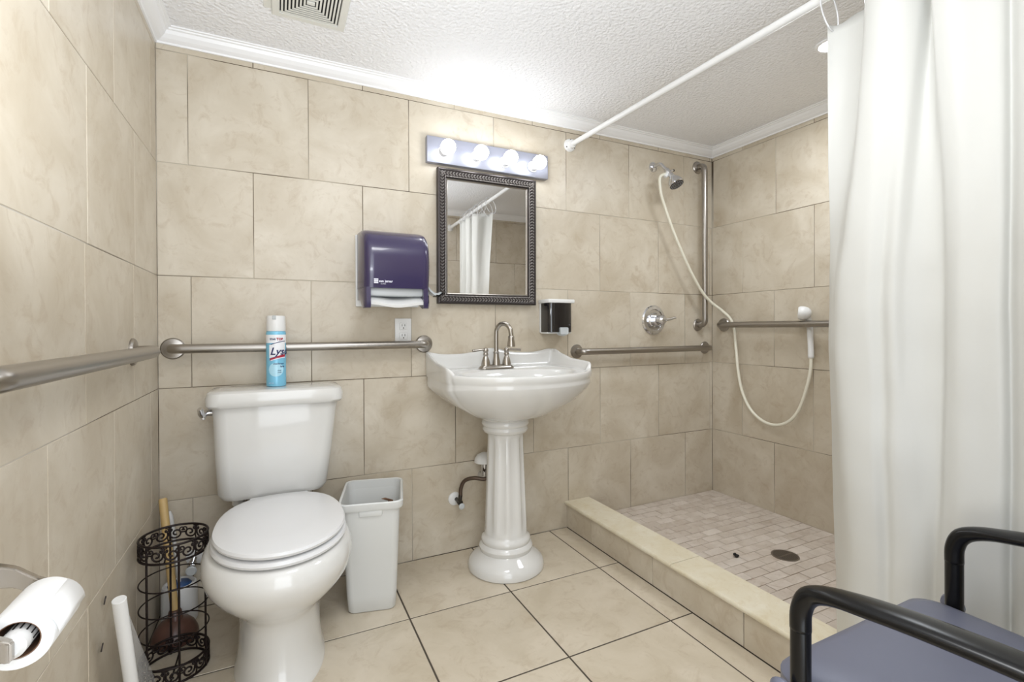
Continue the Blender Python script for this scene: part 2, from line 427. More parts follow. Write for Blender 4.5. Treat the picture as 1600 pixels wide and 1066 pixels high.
tube(bm, [(.157, -.20, .722), (.155, -.222, .735), (.152, -.232, .752)], [.010, .010, .008], 10)
link('flush_lever', bm, M['chrome'], t, smooth=True)
bm = B(); tube(bm, [(.25, -.10, .372), (.25, -.10, .424)], .014, 12); tube(bm, [(.25, -.10, .385), (.25, -.10, .405)], .02, 8)
link('fill_nut', bm, M['plastic'], t, smooth=True)
bm = B(); tube(bm, bez([(.25, -.10, .39), (.235, -.085, .33), (.17, -.065, .25), (.118, -.054, .218)], 8), .006, 8)
link('supply_hose', bm, M['braid'], t, smooth=True)
rel(t)

v = thing('stop_valve', 'small white and chrome water valve on wall behind toilet', 'valve', (.100, 0, .18))
bm = B(); lathe(bm, [(.028, 0), (.027, .004), (.013, .009)], (.105, 0, .185), '-y', 20); link('escutcheon', bm, M['plastic'], v, smooth=True)
bm = B(); lathe(bm, [(.009, 0), (.009, .05), (.013, .052), (.013, .075), (.009, .077)], (.105, 0, .185), '-y', 14); tube(bm, [(.105, -.062, .185), (.111, -.056, .210)], .009, 10); link('valve_body', bm, M['chrome'], v, smooth=True)
bm = B(); lathe(bm, [(.005, 0), (.016, .002), (.018, .007), (.014, .011)], (.105, -.078, .172), '-y', 8); link('handle', bm, M['grey_plastic'], v, smooth=True)
rel(v)

# ------------------------------------------------------------------ spray can on the tank
c0 = Vector((.374, -.105, .8005)); RC = .033
s = thing('spray_can', 'blue and white disinfectant spray can standing on the toilet tank', 'spray can', c0)
bm = B(); lathe(bm, [(.029, 0), (.0325, .002), (.033, .005), (RC, .195), (.031, .200), (.028, .203)], c0, n=40); link('can_body', bm, M['can_blue'], s, smooth=True)
bm = B(); lathe(bm, [(.0332, .158), (.0333, .160), (.0333, .186), (.0332, .188)], c0, n=40, cap=False); link('label_band', bm, M['can_white'], s, smooth=True)
bm = B(); lathe(bm, [(.030, .200), (.0325, .202), (.0325, .212), (.0315, .252), (.030, .256), (.024, .257), (.022, .247)], c0, n=40); link('cap', bm, M['plastic'], s, smooth=True)
bm = B(); lathe(bm, [(.006, .246), (.006, .254), (.004, .256)], c0+Vector((0, -.004, 0)), n=12); link('nozzle', bm, M['grey_plastic'], s, smooth=True)
# printed patches wrapped on the can: direction of the lens is about -62 deg, design is turned to the right
def wrap(name, pts, m, rad=RC+.0004, a0=-PI/2):
    bm = B(); vs = []
    for u, z in pts:
        a = a0+u/RC; vs.append(bm.verts.new(c0+Vector((math.cos(a)*rad, math.sin(a)*rad, z))))
    n = len(vs)//2
    for i in range(n-1): bm.faces.new((vs[i], vs[i+1], vs[2*n-2-i], vs[2*n-1-i]))
    return link(name, bm, m, s)
def strip(u0, u1, zf0, zf1, n=16):
    us = [u0+(u1-u0)*i/(n-1) for i in range(n)]
    return [(u, zf0(u)) for u in us]+[(u, zf1(u)) for u in us[::-1]]
wrap('print_swoosh', strip(-.018, .040, lambda u: .104+.010*math.sin((u+.018)/.058*PI/2), lambda u: .150+.012*math.sin((u+.012)/.052*PI/2)+.003), M['can_white'])
wrap('print_arc', strip(-.012, .040, lambda u: .151+.012*math.sin((u+.012)/.052*PI/2), lambda u: .1535+.012*math.sin((u+.012)/.052*PI/2)), M['ink_navy'], RC+.0006)
wrap('print_ribbon', strip(-.016, .040, lambda u: .095+.012*math.sin((u+.016)/.056*PI/2), lambda u: .102+.014*math.sin((u+.016)/.056*PI/2)), M['ink_red'], RC+.0006)
wrap('print_ribbon_edge', strip(-.012, .040, lambda u: .092+.012*math.sin((u+.016)/.056*PI/2), lambda u: .0955+.012*math.sin((u+.016)/.056*PI/2)), M['ink_white'], RC+.0008)
wrap('print_panel', strip(-.0205, .0315, lambda u: .062-math.sqrt(max(0, .026**2-(u-.0055)**2))*.95, lambda u: .062+math.sqrt(max(0, .026**2-(u-.0055)**2))*.95, 22), M['can_light'], RC+.0004)
def print_text(txt, size, m, z, ang, shear=0, bold=0):
    a = -PI/2+ang; rr = RC+(.0022 if size > .02 else .0012)
    text_obj('print_'+('%s' % 'line'), txt, size, m, s, Vector((math.cos(a)*rr, math.sin(a)*rr, z)), (PI/2, 0, a+PI/2), .0002, 'LEFT', shear, rr, bold)
print_text('Lysol', .037, M['ink_navy'], .116, -.42, .3, .0006)
print_text('STAR', .0088, M['ink_navy'], .169, -.45, 0, .0003)
print_text('TOP', .0120, M['ink_red'], .168, .22, 0, .0005)
print_text('Disinfectant', .0075, M['ink_navy'], .081, -.10, .2, .0001)
print_text('Spray', .0075, M['ink_navy'], .071, .55, .2, .0001)
print_text('CRISP', .0050, M['ink_navy'], .057, .3)
print_text('LINEN', .0050, M['ink_navy'], .050, .3)
print_text('NET WT', .0050, M['ink_white'], .012, -.6)
bm = B(); box(bm, c0.x-.006, c0.x+.006, c0.y-.0335, c0.y-.026, c0.z+.243, c0.z+.2573, .0015, 1); link('spray_slot', bm, M['grey_plastic'], s)
for ch in s.children:
    if ch.type == 'MESH' and not ch.name.startswith('print_line'): ch.data.transform(Matrix.Translation(-c0))
s.rotation_euler.z = -.18

# ------------------------------------------------------------------ pedestal sink
SX = 1.272
s = thing('pedestal_sink', 'white porcelain pedestal sink with scalloped backsplash and fluted column', 'sink', (SX, -.21, 0))
half = [(0, 0), (.15, 0), (.28, 0), (.308, -.006), (.314, -.03), (.315, -.10), (.317, -.20), (.320, -.275), (.318, -.315), (.305, -.335), (.297, -.352), (.27, -.385), (.22, -.43), (.15, -.468), (.075, -.49), (0, -.497)]
outl = bez([(x, y, 0) for x, y in half]+[(-x, y, 0) for x, y in half[-2:0:-1]], 5, True)
for p in outl:
    if p.x > 0: p.x *= 1.085
def ztop(x, y):
    ax = abs(x)
    if y > -.03 and ax < .305:       # backsplash with a crest in the middle
        return .893+.024*math.exp(-(x/.085)**2)+.014*max(0, (ax-.22)/.09)**1.5
    yy = -y
    tab = [(0, .907), (.03, .906), (.08, .889), (.17, .868), (.26, .863), (.31, .859), (.328, .850), (.342, .832), (.40, .828), (.6, .826)]
    for (a, za), (b, zb) in zip(tab, tab[1:]):
        if yy <= b: return za+(zb-za)*max(0, (yy-a)/(b-a))
    return .826
cyb = -.235
def sc(p, k, el=0, ex=.11, ey=.11):
    """outline point scaled about the bowl centre and blended into an ellipse"""
    dx, dy = p.x, p.y-cyb; x1, y1 = dx*k, dy*k
    a = math.atan2(dy, dx); x2, y2 = math.cos(a)*ex, math.sin(a)*ey
    return SX+x1*(1-el)+(x2-.024)*el, cyb+y1*(1-el)+y2*el-.001
bm = B(); rings = []
def rg(k, zf, el=0, ex=.11, ey=.11):
    out = []
    for p in outl:
        x, y = sc(p, k, el, ex, ey); out.append((x, min(y, -.001), zf(p)))
    rings.append(out)
yw = lambda p: max(0, min(1, (-p.y-.25)/.15))          # 0 at the sides, 1 at the front
rg(.3, lambda p: .632, 1, .095, .095); rg(.4, lambda p: .638, 1, .112, .112); rg(.5, lambda p: .648, .6, .16, .15); rg(.66, lambda p: .672, .35, .20, .17)
rg(.82, lambda p: .703+.004*yw(p), .12, .26, .2); rg(.935, lambda p: .738+.012*yw(p), .02, .29, .22); rg(.98, lambda p: .758+.018*yw(p)); rg(.985, lambda p: .768+.014*yw(p)); rg(.982, lambda p: .790)
rg(.986, lambda p: .798); rg(.998, lambda p: .804); rg(1.0, lambda p: ztop(p.x, p.y)-.012); rg(1.0, lambda p: ztop(p.x, p.y)-.004); rg(.985, lambda p: ztop(p.x, p.y)); rg(.965, lambda p: ztop(p.x, p.y)-.002)
dk = lambda p: .832-.012*yw(p)
rg(.95, lambda p: dk(p)+max(0, ztop(p.x, p.y)-dk(p))*.7); rg(.93, lambda p: dk(p)+max(0, ztop(p.x, p.y)-dk(p))*.2-.002); rg(.90, lambda p: dk(p)-.003); rg(.86, lambda p: dk(p)-.002)
# deck then oval bowl shifted to the front
def bowl(ex, ey, cy, z):
    rings.append([(SX+math.cos(math.atan2(p.y-cyb, p.x))*ex, cy+math.sin(math.atan2(p.y-cyb, p.x))*ey, z) for p in outl])
bowl(.250, .160, -.30, .825); bowl(.242, .152, -.30, .820); bowl(.228, .140, -.30, .795); bowl(.19, .115, -.295, .725); bowl(.12, .07, -.285, .69); bowl(.02, .02, -.28, .683)
loft(bm, rings); link('basin', bm, M['porcelain'], s, smooth='all')
PX, PY = 1.248, -.213
bm = B(); n = 96; rings = []
pr = [(0, .156), (.004, .160), (.018, .161), (.036, .154), (.05, .138), (.064, .118), (.074, .108), (.080, .111), (.092, .1135), (.102, .108), (.108, .101), (.113, .103), (.123, .1045), (.131, .101), (.137, .094), (.142, .0915)]
for z, r in pr: rings.append([(PX+r*math.cos(2*PI*i/n), PY+r*math.sin(2*PI*i/n), z) for i in range(n)])
def flute(z, r, d):
    out = []
    for i in range(n):
        a = 2*PI*i/n; q = (a/(2*PI)*10) % 1
        k = 0 if q < .16 or q > .84 else math.sin((q-.16)/.68*PI)**.55
        out.append((PX+(r-d*k)*math.cos(a), PY+(r-d*k)*math.sin(a), z))
    rings.append(out)
flute(.147, .0905, 0); flute(.16, .090, .0005); flute(.172, .0893, .006)
for i in range(7): flute(.20+i*.055, .089-.0021*i-.0, .007)
flute(.548, .0765, .006); flute(.560, .0765, .0005); flute(.566, .077, 0)
for z, r in [(.570, .088), (.575, .094), (.584, .097), (.592, .094), (.596, .092), (.601, .098), (.610, .101), (.619, .098), (.623, .096), (.628, .101), (.637, .104), (.645, .102)]:
    rings.append([(PX+r*math.cos(2*PI*i/n), PY+r*math.sin(2*PI*i/n), z) for i in range(n)])
loft(bm, rings); link('pedestal', bm, M['porcelain'], s, smooth=True)
rel(s)
# faucet
FX, FY, FZ = 1.258, -.10, .829
f = thing('faucet', 'brushed nickel gooseneck faucet with two lever handles on sink', 'faucet', (FX, FY, FZ))
bm = B(); loft(bm, [[(x, y, z) for x, y in rrect(FX, FY, hx, hy, hy*.98, 8)] for hx, hy, z in ((.084, .027, FZ-.001), (.084, .027, FZ+.004), (.076, .021, FZ+.012), (.066, .013, FZ+.018))])
link('base_plate', bm, M['nickel'], f, smooth=True)
bm = B()
lathe(bm, [(.019, .014), (.0175, .03), (.0135, .052), (.0125, .066), (.014, .068), (.014, .073), (.0105, .076)], (FX, FY, FZ), n=20)
path = [(FX, FY, FZ+.07), (FX, FY, FZ+.14)]
dv = Vector((.50, -.866, 0)).normalized()
Rg = .040
for k in range(1, 15):
    a = PI*k/15; p = Vector((FX, FY, FZ+.157))+dv*(Rg-Rg*math.cos(a))+Vector((0, 0, Rg*1.05*math.sin(a))); path.append(p)
pe = Vector((FX, FY, FZ+.15))+dv*(2*Rg+.001); path += [pe, pe+Vector((.001, -.001, -.008))]
tube(bm, path, .0102, 14); link('spout', bm, M['nickel'], f, smooth=True)
bm = B(); lathe(bm, [(.011, .0), (.0135, -.003), (.0140, -.018), (.0175, -.040), (.018, -.047), (.015, -.048)], pe+Vector((0, 0, -.004)), n=18); link('spray_tip', bm, M['nickel'], f, smooth=True)
for sx in (-1, 1):
    hx = FX+sx*.051
    bm = B(); lathe(bm, [(.021, .012), (.0205, .022), (.017, .036), (.012, .050), (.009, .056), (.011, .060), (.012, .064), (.0095, .070), (.0115, .076), (.0125, .082), (.010, .089), (.004, .093)], (hx, FY, FZ), n=18)
    tube(bm, [(hx, FY, FZ+.083), (hx+sx*.02, FY-.004, FZ+.084), (hx+sx*.066, FY-.01, FZ+.081)], [.005, .0045, .0062], 10)
    link('handle', bm, M['nickel'], f, smooth=True)
rel(f)
# water supply under the sink
v = thing('stop_valve', 'water valve with round white plate and curved braided hose beside sink pedestal', 'valve', (1.093, 0, .24))
bm = B(); lathe(bm, [(.030, 0), (.029, .005), (.014, .012)], (1.093, 0, .24), '-y', 24); link('escutcheon', bm, M['plastic'], v, smooth=True)
bm = B(); lathe(bm, [(.009, 0), (.009, .045), (.012, .047), (.012, .066)], (1.098, 0, .24), '-y', 14); tube(bm, [(1.098, -.055, .24), (1.102, -.055, .272)], .009, 10); link('valve_body', bm, M['dark_metal'], v, smooth=True)
bm = B(); lathe(bm, [(.006, 0), (.012, .002), (.014, .01), (.009, .014)], (1.100, -.068, .228), '-y', 10); link('handle', bm, M['grey_plastic'], v, smooth=True)
bm = B(); tube(bm, bez([(1.102, -.055, .265), (1.104, -.055, .30), (1.118, -.066, .335), (1.15, -.092, .350), (1.19, -.115, .346), (1.215, -.128, .36)], 8), .0085, 10); link('supply_hose', bm, M['braid'], v, smooth=True)
rel(v)
v = thing('drain_pipe', 'white and chrome sink drain pipe half hidden behind pedestal', 'pipe', (1.22, 0, .4))
bm = B(); lathe(bm, [(.046, .402), (.050, .404), (.048, .418), (.038, .434), (.020, .444), (.003, .447)], (1.222, -.053, 0), n=32); link('pipe_cover', bm, M['plastic'], v, smooth=True)
bm = B(); tube(bm, bend([(1.222, -.050, .41), (1.222, -.050, .34), (1.222, -.004, .33)], .02), .018, 14); link('trap', bm, M['chrome'], v, smooth=True)
rel(v)

# ------------------------------------------------------------------ grab bars
def grab(label, p0, p1, out, r=.0165, st=.055, fl_r=.038):
    p0, p1, out = Vector(p0), Vector(p1), Vector(out)
    g = thing('grab_bar', label, 'grab bar', p0, 'stainless grab bars around the bathroom')
    bm = B(); tube(bm, bend([p0+out*.004, p0+out*st, p1+out*st, p1+out*.004], .036, 8), r, 18); link('rail', bm, M['steel'], g, smooth=True)
    for p in (p0, p1):
        bm = B(); lathe_dir(bm, [(fl_r, 0), (fl_r, .004), (fl_r-.004, .009), (r+.006, .011), (r+.001, .013)], p+out*.0, out, 30); link('flange', bm, M['steel'], g, smooth=True)
    rel(g)
grab('stainless grab bar on back wall behind the spray can', (.045, 0, .941), (.955, 0, .941), (0, -1, 0))
grab('stainless grab bar on left wall above the toilet paper', (0, -.335, .944), (0, -1.25, .944), (1, 0, 0), r=.018, fl_r=.040)
grab('stainless grab bar on back wall just right of the sink', (1.752, 0, .888), (2.655, 0, .888), (0, -1, 0), fl_r=.036)
grab('vertical stainless grab bar in the corner beside the shower head', (2.600, 0, 1.945), (2.600, 0, 1.022), (0, -1, 0), fl_r=.036)
grab('stainless grab bar on right shower wall holding the hand shower', (W, -.085, 1.022), (W, -1.0, 1.022), (-1, 0, 0))

# ------------------------------------------------------------------ outlet
o_ = thing('wall_outlet', 'white double electrical outlet on back wall below towel dispenser', 'outlet', (.864, 0, .995))
bm = B(); box(bm, .829, .899, -.006, 0, .938, 1.052, .002, 2); link('cover_plate', bm, M['plastic'], o_, smooth=True)
for z in (1.018, .976):
    bm = B(); box(bm, .848, .881, -.008, -.004, z-.015, z+.015, .003, 2); q = link('receptacle', bm, M['plastic'], o_, smooth=True)
    bm = B(); box(bm, .8575, .8595, -.0086, -.007, z, z+.009); box(bm, .870, .872, -.0086, -.007, z, z+.009); lathe(bm, [(.0025, .0075), (.0025, .0086)], (.8648, 0, z-.007), '-y', 10)
    link('slot', bm, M['dark'], q)
rel(o_)

# ------------------------------------------------------------------ paper towel dispenser
tx0, tx1 = .674, .928
d = thing('towel_dispenser', 'dark violet translucent paper towel dispenser on back wall', 'towel dispenser', (.80, 0, 1.09))
pf = [(-.001, 1.402), (-.05, 1.404), (-.10, 1.399), (-.145, 1.386), (-.178, 1.361), (-.198, 1.325), (-.205, 1.28), (-.204, 1.235), (-.198, 1.195), (-.192, 1.165)]
pl = [(-.192, 1.165), (-.191, 1.145), (-.194, 1.12), (-.196, 1.098), (-.186, 1.088)]
def xs_profile(x, inset):
    return inset
bm = B(); rings = []
P = [(p.x, p.y) for p in bez([(a, b, 0) for a, b in pf], 3)]
nx = 28
for i in range(nx+1):
    q = i/nx; x = tx0+(tx1-tx0)*q; e = min(q, 1-q)*(tx1-tx0)      # distance from the side
    R0 = .03; k = 1-math.sqrt(max(0, 1-(1-min(e, R0)/R0)**2)) if e < R0 else 0   # rounded cheeks
    rings.append([(x, y*(1-.10*k) if y < -.002 else y, 1.23+(z-1.23)*(1-.06*k)) for y, z in P])
loft(bm, rings, False, False, closed=False)
# side cheeks
for r in (rings[0], rings[-1]):
    vs = [bm.verts.new(p) for p in r]+[bm.verts.new((r[0][0], -.001, r[-1][2]))]
    bm.faces.new(vs)
bmesh.ops.remove_doubles(bm, verts=bm.verts, dist=1e-5)
cov = link('cover', bm, M['violet'], d, smooth=True)
# lower corner legs of the cover
for x0, x1, fl_ in ((tx0, tx0+.024, 0), (tx1-.026, tx1, 1)):
    bm = B(); prof2 = [(-.02, 1.168), (-.191, 1.168), (-.192, 1.145), (-.194, 1.12), (-.195, 1.10), (-.188, 1.089), (-.17, 1.087), (-.13, 1.10), (-.10, 1.12), (-.02, 1.125)]
    rr = []
    for x, kk in ((x0, .93 if not fl_ else 1), (x0+.008, 1), (x1-.008, 1), (x1, 1 if not fl_ else .93)): rr.append([(x, y*kk, z) for y, z in prof2])
    loft(bm, rr); link('cover_foot', bm, M['violet'], d, smooth=True)
bm = B(); box(bm, tx0-.006, tx1+.002, -.012, 0, 1.10, 1.395, .004, 2); link('back_shell', bm, M['plastic'], d, smooth=True)
bm = B(); rr = []
for i in range(17):
    x = tx0+.022+(tx1-tx0-.046)*i/16; q = abs(i/8-1); yf = -.186+.0*q; zz = 1.096+.010*math.cos(q*PI)*-1*.6
    rr.append([(x, -.01, 1.115), (x, -.12, 1.105), (x, yf, zz), (x, yf-.003, zz+.010), (x, yf+.006, zz+.018), (x, -.14, zz+.035), (x, -.01, 1.15)])
loft(bm, rr); link('tear_edge', bm, M['plastic'], d, smooth=True)
bm = B(); box(bm, tx0+.02, tx1-.02, -.175, -.01, 1.135, 1.17, .01, 2); link('inner_housing', bm, M['grey_plastic'], d, smooth=True)
bm = B(); rr = []
for i, (x, z, ww) in enumerate([(.918, 1.200, .012), (.938, 1.185, .014), (.952, 1.165, .015), (.968, 1.152, .016), (.985, 1.150, .015), (1.000, 1.158, .011)]):
    rr.append([(x, -.10-ww*1.5, z-.005), (x, -.10+ww*1.5, z-.005), (x, -.10+ww*1.5, z+.005), (x, -.10-ww*1.5, z+.005)])
loft(bm, rr); lv = link('lever', bm, M['grey_plastic'], d, smooth=True)
bm = B(); rr = []
for x, z in [(.975, 1.147), (.988, 1.1465), (1.004, 1.158), (1.008, 1.163)]: rr.append([(x, -.124, z-.005), (x, -.076, z-.005), (x, -.076, z+.002), (x, -.124, z+.002)])
loft(bm, rr); link('lever_grip', bm, M['black_metal'], lv, smooth=True)
# maker's mark on the cover: a small square and a short line of lettering
a1 = text_obj('cover_logo', 'san jamar', .0135, M['ink_white'], d, (.727, -.2015, 1.186), (PI/2-.11, 0, 0), .0003, bold=.0003)
a2 = text_obj('cover_logo', 'CLASSIC', .0055, M['ink_white'], d, (.733, -.2005, 1.178), (PI/2-.11, 0, 0), .0003)
bm = B()
for i in range(3): box(bm, .708, .724, -.2030, -.2010, 1.181+i*.0065, 1.186+i*.0065)
a3 = link('cover_logo', bm, M['ink_white'], d)
base = d.location.copy()
rel(d)
for a in (a1, a2):
    a.data.transform(Matrix.Translation(base)); a.location -= base; a.data.transform(Matrix.Identity(4))
    for v_ in a.data.vertices: v_.co -= Vector((0, 0, 0))

# ------------------------------------------------------------------ vanity light
l = thing('vanity_light', 'silver vanity light bar with four lit globe bulbs above mirror', 'wall light', (1.27, 0, 1.79))
bm = B(); box(bm, .966, 1.572, -.030, 0, 1.733, 1.848, .004, 2); link('backplate', bm, M['fixture'], l, smooth=True)
for x in (1.039, 1.191, 1.336, 1.485):
    bm = B(); lathe(bm, [(.026, .028), (.026, .034), (.022, .036), (.021, .062), (.018, .064)], (x, 0, 1.782), '-y', 24); link('socket', bm, M['plastic'], l, smooth=True)
    bm = B(); lathe(bm, [(.014, .060), (.018, .068), (.026, .078), (.031, .090), (.0325, .102), (.030, .114), (.023, .125), (.012, .1315), (.002, .133)], (x, 0, 1.782), '-y', 24); link('bulb', bm, M['bulb'], l, smooth='all')
rel(l)

# ------------------------------------------------------------------ mirror
mz0, mz1, mx0, mx1 = 1.118, 1.716, 1.013, 1.500
m_ = thing('wall_mirror', 'rectangular mirror in carved pewter frame on back wall above sink', 'mirror', (mx0, -.004, mz0))
w_, h_ = mx1-mx0, mz1-mz0
def frame_ring(i, y): return [(i, y, i), (w_-i, y, i), (w_-i, y, h_-i), (i, y, h_-i)]
bm = B()
fp = [(0, 0), (0, -.020), (.003, -.024), (.007, -.025), (.009, -.021), (.012, -.020), (.030, -.018), (.033, -.021), (.037, -.020), (.040, -.014), (.0445, -.011), (.0445, 0)]
loft(bm, [frame_ring(i, y) for i, y in fp], False, False); link('frame', bm, M['pewter_dark'], m_)
bm = B()
def leaf(c, ang, L_, Wd, hgt, inward):
    c = Vector(c); ux = Vector((math.cos(ang), 0, math.sin(ang))); uy = Vector((-math.sin(ang), 0, math.cos(ang)))
    a = [c-ux*L_, c+uy*Wd*.9, c+ux*L_, c-uy*Wd*.9]; top = [c-ux*L_*.35+Vector((0, -hgt, 0)), c+ux*L_*.5+Vector((0, -hgt*.8, 0))]
    V = [bm.verts.new(p) for p in a]; T_ = [bm.verts.new(p) for p in top]
    bm.faces.new((V[0], V[1], T_[0])); bm.faces.new((V[1], V[2], T_[1], T_[0])); bm.faces.new((V[2], V[3], T_[1])); bm.faces.new((V[3], V[0], T_[0], T_[1]))
mid = .021
for side in range(4):
    Ls = (w_, h_, w_, h_)[side]; n = int(Ls/.0145)
    for k in range(n):
        s_ = mid*.6+(Ls-mid*1.2)*(k+.5)/n; sg = 1
        for off, dang in ((-.0045, .75), (.0045, -.75)):
            q = mid+off
            if side == 0: c = (s_, -.018, q); an = 0
            elif side == 1: c = (w_-q, -.018, s_); an = PI/2
            elif side == 2: c = (w_-s_, -.018, h_-q); an = PI
            else: c = (q, -.018, h_-s_); an = -PI/2
            leaf((c[0], -.0172, c[2]), an+dang, .0092, .0036, .0115, 1)
link('carved_band', bm, M['pewter'], m_)
bm = B()
for side in range(4):
    Ls = (w_-.07, h_-.07, w_-.07, h_-.07)[side]; n = int(Ls/.0065)
    for k in range(n):
        s_ = .035+Ls*(k+.5)/n; q = .035
        c = [(s_, -.0205, q), (w_-q, -.0205, s_), (w_-s_, -.0205, h_-q), (q, -.0205, h_-s_)][side]
        bmesh.ops.create_icosphere(bm, subdivisions=1, radius=.0024, matrix=Matrix.Translation(c))
link('beading', bm, M['pewter'], m_)
bm = B(); loft(bm, [frame_ring(.0405, -.0125), frame_ring(.0445, -.015), frame_ring(.048, -.012), frame_ring(.0485, -.006)], False, False); link('inner_lip', bm, M['steel'], m_)
bm = B(); box(bm, .040, w_-.040, -.0095, -.0055, .040, h_-.040); link('glass', bm, M['mirror'], m_)
m_.rotation_euler = (.0095, 0, -.016)

# ------------------------------------------------------------------ soap dispenser
sx0, sx1 = 1.533, 1.672
d = thing('soap_dispenser', 'white wall soap dispenser with black window, right of mirror', 'soap dispenser', (1.6, 0, .98))
bm = B(); box(bm, sx0, sx1, -.020, 0, .985, 1.136, .004, 2); link('back_plate', bm, M['plastic'], d, smooth=True)
bm = B(); box(bm, sx0-.004, sx1+.004, -.102, 0, 1.128, 1.146, .004, 2); link('top_lid', bm, M['plastic'], d, smooth=True)
bm = B(); sw = [(sx0+.001, -.020), (sx0+.001, -.072), (sx0+.006, -.086), (sx0+.016, -.094), (sx0+.035, -.098), (sx0+.07, -.0995), (sx0+.104, -.098), (sx0+.123, -.094), (sx0+.133, -.086), (sx1-.001, -.072), (sx1-.001, -.020)]
loft(bm, [[(x, y, z) for x, y in sw] for z in (.988, 1.129)]); link('window', bm, M['soap_window'], d, smooth=True)
bm = B(); box(bm, sx0+.002, sx1-.002, -.080, -.012, .981, .990, .003, 2); link('bottom_rim', bm, M['plastic'], d, smooth=True)
bm = B(); loft(bm, [[(x, y, z) for x, y in ((1.612-a, -.07), (1.612+a, -.07), (1.612+a, -.07-b), (1.612-a, -.07-b))] for a, b, z in ((.004, .03, .969), (.019, .040, .978), (.022, .040, .984), (.022, .040, 1.008), (.019, .034, 1.011))]); link('push_button', bm, M['grey_plastic'], d, smooth=True)
rel(d)

# ------------------------------------------------------------------ shower fittings
v = thing('shower_valve', 'round chrome shower valve with lever handle on tiled wall', 'shower valve', (2.262, 0, 1.05))
C = (2.262, 0, 1.05)
bm = B(); lathe(bm, [(.082, 0), (.082, .004), (.076, .011), (.060, .014), (.056, .008), (.040, .008), (.034, .014)], C, '-y', 48); link('face_plate', bm, M['chrome'], v, smooth=True)
bm = B(); lathe(bm, [(.030, .01), (.030, .035), (.024, .040), (.022, .060), (.025, .062), (.025, .078), (.016, .088), (.004, .090)], C, '-y', 28); link('hub', bm, M['chrome'], v, smooth=True)
bm = B(); tube(bm, bez([(2.262, -.07, 1.05), (2.30, -.078, 1.052), (2.345, -.082, 1.062)], 5), [.010]*4+[.008]*4+[.007]*3, 12); link('handle', bm, M['chrome'], v, smooth=True)
rel(v)
h = thing('fixed_shower', 'chrome shower head on wall arm with diverter', 'shower head', (2.262, 0, 1.90))
bm = B(); lathe(bm, [(.028, 0), (.027, .005), (.018, .011), (.011, .013)], (2.262, 0, 1.900), '-y', 28); link('arm_flange', bm, M['chrome'], h, smooth=True)
bm = B(); tube(bm, bend([(2.262, 0, 1.900), (2.264, -.055, 1.905), (2.272, -.105, 1.845)], .022), .010, 14); link('arm', bm, M['chrome'], h, smooth=True)
bm = B(); A0 = Vector((2.270, -.092, 1.861)); A1 = Vector((2.282, -.132, 1.808)); dr = (A1-A0).normalized()
lathe_dir(bm, [(.012, 0), (.015, .004), (.015, .028), (.012, .032), (.012, .040), (.015, .042), (.015, .056), (.010, .062)], A0, dr, 20); tube(bm, [A0+dr*.02, A0+dr*.02+Vector((.03, -.005, .01))], .006, 10); link('diverter', bm, M['chrome'], h, smooth=True)
bm = B(); lathe_dir(bm, [(.004, 0), (.007, .002), (.007, .008), (.004, .010)], A0+dr*.02+Vector((.028, -.005, .009)), (1, -.1, .3), 12); link('diverter_knob', bm, M['black_gloss'], h, smooth=True)
A2 = A0+dr*.060; d2 = Vector((.10, -.45, -.85)).normalized()
bm = B(); lathe_dir(bm, [(.012, -.006), (.016, 0), (.020, .008), (.030, .020), (.0385, .038), (.040, .052), (.037, .056)], A2, d2, 28); link('head_shell', bm, M['chrome'], h, smooth=True)
bm = B(); lathe_dir(bm, [(.0365, .052), (.036, .0575), (.016, .059), (.002, .059)], A2, d2, 28)
face = link('spray_face', bm, M['pewter_dark'], h, smooth=True)
bm = B(); fx, fy = frame_of(d2)
for rr_, nn in ((.029, 18), (.019, 12), (.009, 6)):
    for k in range(nn):
        p = A2+d2*.059+fx*rr_*math.cos(2*PI*k/nn)+fy*rr_*math.sin(2*PI*k/nn); lathe_dir(bm, [(.0014, -.001), (.0012, .0015)], p, d2, 6)
o = link('spray_nozzles', bm, M['grey_plastic'], face); o['kind'] = 'stuff'
rel(h)
hs = thing('hand_shower', 'cream shower hose looping down right wall to a white hand shower', 'hand shower', (2.66, -.4, .5))
path = bez([A0+dr*.02+Vector((-.010, -.004, -.012)), (2.232, -.088, 1.815), (2.236, -.088, 1.74), (2.262, -.083, 1.68), (2.324, -.08, 1.555), (2.40, -.08, 1.42), (2.476, -.08, 1.302), (2.555, -.08, 1.205), (2.615, -.09, 1.148), (2.664, -.118, 1.103), (2.694, -.150, 1.055), (2.701, -.170, .99), (2.685, -.195, .88), (2.675, -.215, .77), (2.668, -.245, .66), (2.665, -.295, .572), (2.662, -.365, .520), (2.66, -.443, .506), (2.662, -.515, .535), (2.668, -.565, .60), (2.675, -.600, .71), (2.682, -.615, .80), (2.686, -.615, .865)], 8)
bm = B(); tube(bm, path, .0078, 12); link('hose', bm, M['hose'], hs, smooth=True)
bm = B(); lathe_dir(bm, [(.009, 0), (.011, .004), (.011, .03), (.009, .034)], A0+dr*.02+Vector((-.002, -.002, -.002)), (-.5, .05, -.75), 14); link('hose_connector', bm, M['plastic'], hs, smooth=True)
bm = B(); tube(bm, bez([(2.686, -.615, .855), (2.690, -.612, .90), (2.695, -.606, .97), (2.698, -.600, 1.02), (2.692, -.596, 1.052)], 6), [.0095, .0125]+[.0135]*20+[.014, .014, .014], 16); link('handle', bm, M['plastic'], hs, smooth=True)
bm = B(); lathe_dir(bm, [(.006, -.034), (.018, -.030), (.028, -.018), (.033, 0), (.033, .014), (.028, .022), (.01, .024)], (2.668, -.590, 1.0745), (-.5, .8, .05), 24); link('spray_head', bm, M['plastic'], hs, smooth=True)
rel(hs)
